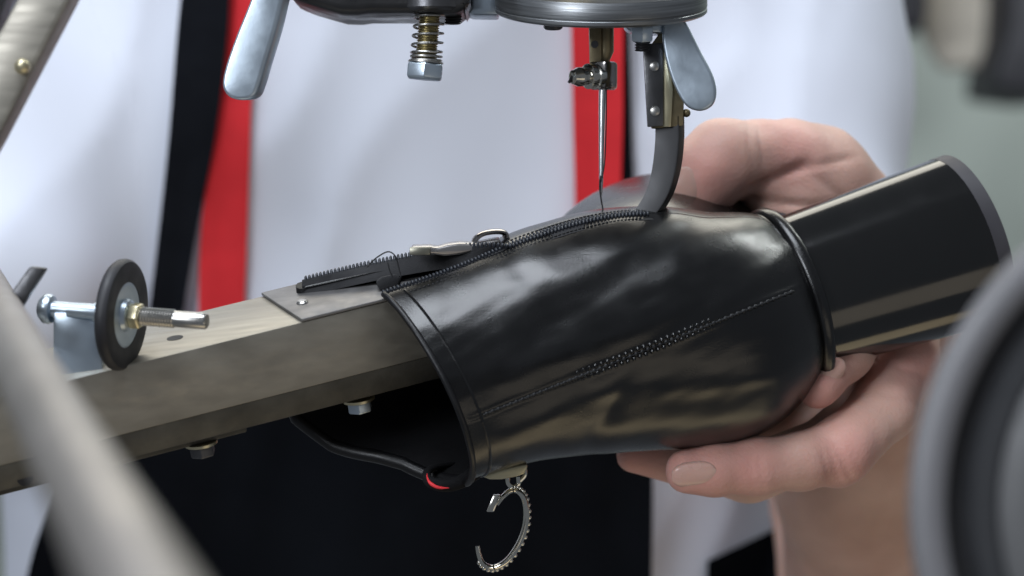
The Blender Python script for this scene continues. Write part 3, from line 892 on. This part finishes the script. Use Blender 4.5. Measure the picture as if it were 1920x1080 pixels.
# decorative ring pull hanging from the lower zip
def Rg(px, py, dd=0.0): return P(px, py, dax(950) - 0.004 + dd)
mb = MB(); mb.add(*slab([Rg(x, y, -0.004) for x, y in [(903, 893), (918, 884), (945, 876), (984, 868), (990, 874), (984, 888), (968, 894), (940, 899), (918, 899)]], FWD * 0.010, 0.0007))
rs_o = mb.build('lower_slider', M['pale_brass'], boot)
mb = MB(); mb.add(*tube(smooth_path([Rg(952, 892), Rg(953, 906), Rg(962, 914), Rg(972, 908), Rg(972, 894)], 16), 0.0007, 8)); mb.add(*tube(smooth_path([Rg(985, 880), Rg(984, 892), Rg(975, 902)], 8), 0.0006, 8)); mb.build('ring_link', M['silver'], rs_o)
rpth = smooth_path([Rg(932, 946), Rg(942, 932), Rg(957, 920), Rg(972, 921), Rg(983, 936), Rg(987, 965), Rg(982, 997), Rg(968, 1028), Rg(948, 1053), Rg(925, 1064), Rg(906, 1057), Rg(898, 1040), Rg(895, 1024)], 70)
mb = MB(); mb.add(*tube(rpth, np.interp(np.arange(70), [0, 8, 25, 45, 69], [0.0006, 0.0008, 0.0010, 0.0010, 0.0007]), 12, sx=2.0, up=UPV * 0.1 + RGT)); rg_o = mb.build('ring_pull', M['silver'], rs_o)
mb = MB(); mb.add(*box((Rg(919, 959) + Rg(932, 927)) / 2, (Rg(932, 927) - Rg(919, 959), RGT, FWD), (17 * PX, 7 * PX, 0.0022), 0.0004)); mb.build('clasp_bar', M['silver'], rs_o)
bme = None
T_, N_, B_ = frames(rpth)
cen = rpth.mean(axis=0)
for k in range(14, 62, 2):
    out = nrm(rpth[k] - Rg(935, 990))
    c = rpth[k] + out * 0.0009
    if bme is None:
        v, f = ball((0, 0, 0), 0.00078, 10, 7); bme = bpy.data.meshes.new('bead'); bme.from_pydata([tuple(q) for q in v], [], f)
        bme.polygons.foreach_set('use_smooth', [True] * len(bme.polygons)); bme.materials.append(M['silver'])
    o = bpy.data.objects.new('bead', bme); COL.objects.link(o); o.parent = rs_o; o.location = c - np.array(boot.location)

# ------------------------------------------------------------------ sewing machine
mach = thing('sewing_machine', 'shoe patching sewing machine with long steel arm and needle head above the boot', 'sewing machine', P(300, 1500, 0.0))
def arm_prism(profile, s0, s1, name, m, parent=mach, bev=0.0006, taper=None):
    a = [AR(s0, h, v) for h, v in profile]; b = [AR(s1, h, v) for h, v in (taper or profile)]
    n = len(profile)
    v = a + b; f = [tuple(range(n)), tuple(range(2 * n - 1, n - 1, -1))]
    for i in range(n):
        j = (i + 1) % n; f.append((j, i, n + i, n + j))
    v, f = bevelled(v, f, bev)
    return obj(name, v, f, m, parent, angle=35)
arm = arm_prism([(0, 0), (0, -122), (-225, -122), (-225, 0)], -900, 420, 'arm', M['arm_steel'], bev=0.0004)
under = arm_prism([(-1, -121), (-22, -176), (-215, -176), (-234, -121)], -900, 330, 'arm_underside', M['arm_shaded'])
arm_prism([(-60, -175), (-60, -196), (-190, -196), (-190, -175)], -900, -110, 'arm_rail', M['arm_shaded'], parent=under)
plate = arm_prism([(2, 1), (2, 7), (-227, 7), (-227, 1)], 6, 420, 'cover_plate', M['plate'], bev=0.0003)
mb = MB(); mb.add(*lathe(AR(42, -95, 6), Vv, [(11, 0), (11, 4), (8, 6)] and [(11 * PX, 0), (11 * PX, 3 * PX), (8 * PX, 6 * PX)], 20)); mb.build('screw', M['steel'], plate)
mb = MB(); mb.add(*lathe(AR(-205, -95, -0.5), Vv, [(15 * PX, 0), (15 * PX, 1.2 * PX)], 24)); mb.build('oil_hole', M['black_gap'], arm)  # flat black disc, the hole's shade put into its colour
for s_, m_ in ((-195, M['dark_steel']), (112, M['zinc'])):
    h_, v_ = (-75, -196) if s_ < 0 else (-70, -188)
    mb = MB(); mb.add(*lathe(AR(s_, h_, v_), -Vv, [(30 * PX, 0), (30 * PX, 5 * PX)], 24)); w_ = mb.build('washer', M['pale_brass'], under)
    mb = MB(); mb.add(*hexnut(AR(s_, h_, v_ - 5), -Vv, 24 * PX, 22 * PX)); mb.build('hex_bolt', m_, under)
for s_ in (-535, -700):
    mb = MB(); mb.add(*lathe(AR(s_, -18, -160), H, [(15 * PX, 0), (15 * PX, 2 * PX)], 20)); mb.build('bolt_hole', M['black_gap'], under)  # black discs on the surface, painted as shaded holes

# bobbin winder on the arm
wa = nrm(V3(math.cos(math.radians(16)), -0.07, -math.sin(math.radians(16))))
WC = P(228, 590, -0.062)
mb = MB()
bk = [P(x, y, -0.060) for x, y in [(100, 585), (192, 585), (192, 716), (100, 728)]]
mb.add(*slab(bk, FWD * 0.010, 0.0006)); wind = mb.build('bobbin_winder', M['zinc'], mach)
ax0 = P(80, 579, -0.052)
mb = MB(); mb.add(*lathe(P(112, 580, -0.058), -wa, [(14 * PX, -18 * PX), (15 * PX, -90 * PX)][::-1], 24)); mb.build('axle', M['zinc'], wind)
def along(px): return WC + wa * px * PX
mb = MB(); mb.add(*lathe(along(-150), wa, [(6 * PX, -8 * PX), (18 * PX, -5 * PX), (26 * PX, 3 * PX), (27 * PX, 12 * PX), (24 * PX, 18 * PX), (15 * PX, 20 * PX), (15 * PX, 100 * PX), (20 * PX, 102 * PX), (20 * PX, 122 * PX)], 28)); mb.build('axle_head', M['zinc'], wind)
tyre = [(88, -12), (94, -11), (98, -6), (99, 0), (98, 6), (94, 11), (86, 12), (74, 11.5), (58, 11), (58, -11), (74, -11.5)]
mb = MB(); mb.add(*lathe(WC, wa, [(r * PX, h * PX) for r, h in tyre], 56, closed=True)); mb.build('tyre', M['rubber'], wind)
mb = MB(); mb.add(*lathe(WC, wa, [(60 * PX, -9 * PX), (60 * PX, 9 * PX), (56 * PX, 10.5 * PX), (50 * PX, 9 * PX), (30 * PX, 9 * PX), (27 * PX, 16 * PX), (22 * PX, 18 * PX), (12 * PX, 18 * PX)], 48)); mb.build('hub', M['zinc'], wind)
mb = MB(); mb.add(*hexnut(along(18), wa, 24 * PX, 20 * PX)); mb.build('axle_nut', M['pale_brass'], wind)
pr = []
for k in range(26):
    h = 36 + k * 2.6; pr += [(14.5 * PX if k % 2 else 17 * PX, h * PX)]
pr += [(14.5 * PX, 104 * PX), (14.5 * PX, 158 * PX), (12 * PX, 161 * PX)]
mb = MB(); mb.add(*lathe(WC, wa, pr, 24)); mb.build('threaded_stud', M['steel'], wind)

# small dark lever end behind the foreground bar
mb = MB(); mb.add(*slab([P(x, y, -0.09) for x, y in [(56, 499), (86, 502), (30, 590), (-40, 700), (-70, 690), (5, 570)]], FWD * 0.006, 0.0008)); mb.build('release_lever', M['dark_steel'], mach)
# frame bar at the upper left
fb = [P(x, y, 0.10) for x, y in [(140, -20), (150, -60), (20, -60), (-60, 120), (-60, 380), (10, 235)]]
mb = MB(); mb.add(*slab([P(x, y, 0.09) for x, y in [(132, 0), (165, -70), (64, -70), (30, 0), (-60, 165), (-110, 260), (-110, 450), (-5, 262)]], FWD * 0.02, 0.002))
frb = mb.build('frame_bar', M['arm_steel'], mach)
mb = MB(); mb.add(*ball(P(42, 125, 0.087), 0.0028, 14, 9)); mb.build('bolt_head', M['pale_brass'], frb)
mb = MB(); mb.add(*slab([P(x, y, 0.115) for x, y in [(40, -70), (-150, -70), (-150, 290), (-60, 190)]], FWD * 0.03, 0.002)); mb.build('column', M['casting'], mach)

# needle head
NZ = 0.0                                                  # depth of the needle
def N(px, py, dd=0.0): return P(px, py, NZ + dd)
DC = N(1127, 8, 0.0)
R_ = 199 * PX
prof = [(R_ * 0.96, -2 * PX), (R_ * 0.985, 0), (R_, 3 * PX), (R_, 9 * PX), (R_ * 0.992, 10.5 * PX), (R_ * 0.992, 12 * PX), (R_, 13.5 * PX), (R_, 38 * PX), (R_ * 0.99, 41 * PX), (R_ * 0.985, 44 * PX), (R_ * 0.80, 46 * PX), (R_ * 0.78, 70 * PX), (R_ * 0.70, 66 * PX), (R_ * 0.66, 200 * PX)]
mb = MB(); mb.add(*lathe(DC - WU * 15 * PX, WU, prof, 96)); disc = mb.build('needle_head_disc', M['disc_steel'], mach)
mb = MB(); mb.add(*lathe(DC + WU * 22 * PX, WU, [(R_ * 0.79, 8 * PX), (R_ * 0.80, 10 * PX), (R_ * 0.80, 40 * PX), (R_ * 0.76, 42 * PX)], 64)); mb.build('brass_collar', M['brass'], disc)
# casting and its light bracket, left of the disc
cst = [(540, -8), (580, 8), (618, 19), (640, 25), (668, 26), (690, 23), (760, 23), (800, 26), (850, 25), (872, 20), (882, 5), (884, -120), (500, -120)]
mb = MB(); mb.add(*slab([N(x, y, 0.0 - 0.018) for x, y in cst], FWD * 0.045, 0.003, 3)); cs_o = mb.build('head_casting', M['casting'], mach)
mb = MB(); mb.add(*tube([N(810, -120, -0.012), N(810, -5, -0.012), N(810, 16, -0.012), N(810, 22, -0.012)], [0.0095, 0.0095, 0.0095, 0.008], 32)); mb.build('spring_boss', M['dark_steel'], cs_o)
mb = MB(); mb.add(*slab([N(x, y, 0.006) for x, y in [(880, -120), (940, -120), (936, 28), (884, 27), (876, 22), (884, 10)]], FWD * 0.02, 0.001)); mb.build('light_bracket', M['zinc'], cs_o)
# spring bolt
b0, b1 = N(806, 24, -0.012), N(798, 118, -0.012); bd = nrm(b1 - b0); BL = np.linalg.norm(b1 - b0)
pr = [((20.5 if k % 2 else 17.5) * PX, BL * k / 44) for k in range(45)]
mb = MB(); mb.add(*lathe(b0, bd, pr, 28)); bolt = mb.build('spring_bolt', M['yellow_zinc'], mach)
hel = []
ref = nrm(np.cross(bd, FWD)); rf2 = np.cross(bd, ref)
for k in range(150):
    u = k / 149
    turns = 5.2 * 2 * math.pi * u
    hh = BL * (0.02 + 0.96 * u)
    if u > 0.80: hh = BL * (0.788 + 0.20 * (u - 0.80) / 0.20); turns = 5.2 * 2 * math.pi * 0.80 + (u - 0.80) / 0.20 * 2 * math.pi * 2.6
    rr = (27 + 2 * u) * PX
    hel.append(b0 + bd * hh + rr * (ref * math.cos(turns) + rf2 * math.sin(turns)))
mb = MB(); mb.add(*tube(hel, 2.3 * PX, 8)); mb.build('spring', M['steel'], bolt)
mb = MB(); mb.add(*lathe(b1 - bd * 3 * PX, bd, [(33 * PX, 0), (33 * PX, 3 * PX)], 32)); mb.build('washer', M['steel'], bolt)
mb = MB(); mb.add(*hexnut(b1, bd, 37 * PX, 31 * PX)); mb.build('hex_nut', M['zinc'], bolt)
pr = [((17 if k % 2 else 14) * PX, k * 2.6 * PX) for k in range(9)]
mb = MB(); mb.add(*lathe(N(850, 24, -0.004), -WU, pr, 20)); mb.build('set_screw', M['dark_steel'], cs_o)
mb = MB(); mb.add(*lathe(N(1037, 36, -0.008), -WU, [(33 * PX, 0), (33 * PX, 4 * PX), (18 * PX, 5 * PX), (18 * PX, 16 * PX), (15 * PX, 19 * PX)], 24)); mb.build('disc_screw', M['dark_steel'], disc)
# left lever
def outline(c): return smooth_path([np.array([*p, 0.0]) for p in c + [c[0]]], 64)[:-1, :2]
lv = outline([(560, -90), (535, -20), (518, 50), (500, 110), (485, 160), (474, 182), (452, 188), (428, 182), (416, 162), (420, 130), (440, 70), (468, 0), (495, -80), (530, -110)])
mb = MB(); mb.add(*slab([N(x, y, -0.030) for x, y in lv], V3(0.0022, 0.0004, 0.006), 0.0013, 4)); mb.build('lifting_lever', M['zinc'], mach)
# right lever
lv = outline([(1243, 42), (1242, 80), (1252, 128), (1268, 170), (1288, 200), (1314, 208), (1336, 196), (1342, 170), (1334, 138), (1312, 96), (1290, 52), (1280, 38), (1258, 34)])
mb = MB(); mb.add(*slab([N(x, y, -0.012) for x, y in lv], V3(0.0006, 0.0003, 0.0045), 0.0010, 4)); mb.build('presser_lever', M['zinc'], mach)
# hex nut under the disc
mb = MB(); mb.add(*slab([N(x, y, -0.010) for x, y in [(1172, 36), (1244, 36), (1244, 62), (1184, 58), (1172, 50)]], FWD * 0.014, 0.0008)); nb = mb.build('clamp_bracket', M['zinc'], mach)
mb = MB(); mb.add(*hexnut(N(1204, 47, -0.0150), -WU, 22 * PX, 30 * PX)); mb.build('hex_nut', M['zinc'], nb)
pr = [((15 if k % 2 else 12) * PX, k * 2.5 * PX) for k in range(8)]
mb = MB(); mb.add(*lathe(N(1205, 77, -0.0145), -WU, pr, 20)); mb.build('bolt_thread', M['dark_steel'], nb)
# needle bar, clamp, needle
mb = MB(); mb.add(*slab([N(x, y, -0.002) for x, y in [(1104, 20), (1128, 20), (1128, 118), (1106, 118)]], FWD * 0.005, 0.0004)); mb.add(*tube([N(1134, 20, 0.002), N(1134, 96, 0.002), N(1130, 116, 0.002)], [17 * PX, 17 * PX, 12 * PX], 24)); nbar = mb.build('needle_bar', M['brass'], mach)
mb = MB(); mb.add(*lathe(N(1115, 83, -0.0022), -FWD, [(7 * PX, 0), (7 * PX, 1.5 * PX)], 20)); mb.build('rivet', M['dark_steel'], nbar)
cax = (nrm(V3(0.82, 0.06, -0.57)), nrm(V3(0.57, 0, 0.82)), UPV)
mb = MB(); mb.add(*box(N(1131, 142, 0.0), (nrm(V3(0.80, 0, -0.6)), nrm(V3(0.6, 0, 0.8)), WU), (20 * PX, 22 * PX, 27 * PX), 0.0011)); clamp = mb.build('needle_clamp', M['gunmetal'], nbar)
sa = nrm(V3(-0.80, -0.08, -0.55)); so_ = N(1124, 142, -0.001)
pr = [(25, 0), (25, 12), (22, 14), (22, 20), (24, 21), (24, 27), (20, 29), (16, 30), (16, 40), (18, 42), (18, 50), (15, 56), (13, 62), (9, 64)]
mb = MB(); mb.add(*lathe(so_, sa, [(r * PX, h * PX) for r, h in pr], 32)); scr = mb.build('clamp_screw', M['silver'], clamp)
mb = MB(); mb.add(*box(so_ + sa * 63.5 * PX, (sa, nrm(V3(0.5, 0.85, -0.3)), np.cross(sa, nrm(V3(0.5, 0.85, -0.3)))), (1.5 * PX, 12 * PX, 2.5 * PX), 0)); mb.build('screw_slot', M['black_gap'], scr)
mb = MB(); mb.add(*tube([N(1130, 165), N(1129, 200), N(1128, 270), N(1127.5, 325), N(1127, 345), N(1127.5, 357), N(1128, 368)], [7.2 * PX, 6.6 * PX, 5.2 * PX, 4.2 * PX, 3.8 * PX, 2.6 * PX, 0.6 * PX], 16)); ndl = mb.build('needle', M['needle'], nbar)
mb = MB(); mb.add(*ball(N(1126.5, 338, -0.0006), 1.0, 8, 6, sc=(2.0 * PX, 1.5 * PX, 9 * PX))); mb.build('needle_eye', M['black_gap'], ndl)
# presser bar and presser foot
mb = MB(); mb.add(*slab([N(x, y, -0.008) for x, y in [(1205, 82), (1244, 80), (1244, 236), (1214, 238)]], FWD * 0.002, 0.0004)); pbar = mb.build('presser_plate', M['dark_steel'], mach)
for x, y in ((1227, 124), (1228, 208)):
    mb = MB(); mb.add(*lathe(N(x, y, -0.008), -FWD, [(9.5 * PX, -1 * PX), (9.5 * PX, 2.5 * PX), (7 * PX, 4.5 * PX)], 20)); mb.build('rivet', M['steel'], pbar)
mb = MB(); mb.add(*slab([N(x, y, -0.0055) for x, y in [(1238, 60), (1262, 60), (1276, 120), (1283, 180), (1281, 236), (1240, 240), (1222, 240), (1216, 90)]], FWD * 0.006, 0.0005)); pb2 = mb.build('presser_bar', M['brass'], mach)
mb = MB(); mb.add(*slab([N(x, y, -0.0068) for x, y in [(1243, 100), (1256, 100), (1262, 170), (1258, 238), (1243, 238)]], FWD * 0.002, 0.0003)); mb.build('presser_guide', M['pale_brass'], pb2)
mb = MB(); mb.add(*ball(N(1287, 212, -0.003), 8 * PX, 12, 8)); mb.build('guide_pin', M['brass'], pb2)
pin = smooth_path([np.array([*p, 0]) for p in [(1229, 225), (1228, 270), (1222, 320), (1210, 362), (1190, 394), (1178, 404)]], 30)[:, :2]
pout = smooth_path([np.array([*p, 0]) for p in [(1283, 215), (1283, 262), (1278, 310), (1266, 356), (1248, 390), (1232, 408)]], 30)[:, :2]
v, f = [], []
for k in range(30):
    a, b = pin[k], pout[k]; m_ = a + (b - a) * 0.76
    v += [N(a[0], a[1], -0.0035), N(m_[0], m_[1], -0.0055), N(m_[0] + 3, m_[1], -0.0055), N(b[0], b[1], -0.002), N(b[0], b[1], 0.003), N(a[0], a[1], 0.003)]
for k in range(29):
    for j in range(6):
        j2 = (j + 1) % 6; f.append((k * 6 + j, k * 6 + j2, (k + 1) * 6 + j2, (k + 1) * 6 + j))
f += [tuple(range(6))[::-1], tuple(29 * 6 + j for j in range(6))]
obj('presser_foot', v, f, M['foot_steel'], mach, angle=30)

# thread from the needle to the stitch
mb = MB(); mb.add(*tube(smooth_path([N(1125, 336, -0.0012), N(1124.5, 352, -0.001), N(1126, 366, -0.001), N(1129, 385, -0.001), N(1133, 405, -0.002)], 20), 1.5 * PX, 8))
mb.add(*tube(smooth_path([N(1133, 405, -0.002), N(1150, 402, -0.003), N(1170, 402, -0.003), N(1190, 406, -0.004)], 14), 1.6 * PX, 8))
mb.add(*tube(smooth_path([N(1137, 168, -0.001), N(1136.5, 230, -0.001), N(1134, 300, -0.001), N(1129, 334, -0.0012)], 20), 1.4 * PX, 6))
mb.add(*ball(N(1154, 402, -0.003), 4.2 * PX, 8, 6)); mb.add(*ball(N(1173, 402, -0.003), 4.2 * PX, 8, 6))
tag(mb.build('sewing_thread', M['thread']), 'thin black thread running from the needle into the zipper edge', 'thread')

# ------------------------------------------------------------------ foreground, out of focus
ra_, rb_ = P(66, 725, -0.30), P(248, 1080, -0.56)
rod_a, rod_b = ra_ - (rb_ - ra_) * 1.6, rb_ + (rb_ - ra_) * 0.45
rd = nrm(rod_b - rod_a); RL = np.linalg.norm(rod_b - rod_a); rr = 0.0073
mb = MB(); mb.add(*lathe(rod_a, rd, [(rr * 0.9, 0), (rr, 0.001), (rr, RL - 0.001), (rr * 0.9, RL)], 48))
tag(mb.build('steel_rod', M['rod_steel']), 'thick pale steel rod crossing the lower left corner, out of focus', 'rod')
wc = P(2370, 955, -0.36); kx = PX * 0.64
hw = thing('hand_wheel', 'round grey hand wheel with black groove at the right edge, out of focus', 'wheel', wc)
wax = nrm(-FWD + RGT * -0.10)
def wl(name, prof, m, parent): 
    mb = MB(); mb.add(*lathe(wc, wax, [(r * kx, h * kx) for r, h in prof], 128, closed=True)); return mb.build(name, m, parent)
rim = wl('rim', [(658, -60), (662, -30), (660, 0), (650, 22), (630, 30), (610, 30), (594, 20), (590, 0), (590, -60)], M['grey_paint'], hw)
wl('groove', [(592, -60), (592, -12), (548, -18), (548, -60)], M['black_gap'], hw)
wl('inner_ring', [(550, -60), (550, -8), (540, 2), (500, 4), (490, -4), (490, -60)], mat('dark_wheel', (0.016, 0.017, 0.020), 0.55), hw)
wl('hub', [(492, -60), (492, 0), (470, 14), (420, 16), (300, 20), (120, 22), (110, -60)], mat('hub_paint', (0.08, 0.08, 0.082), 0.5), hw)
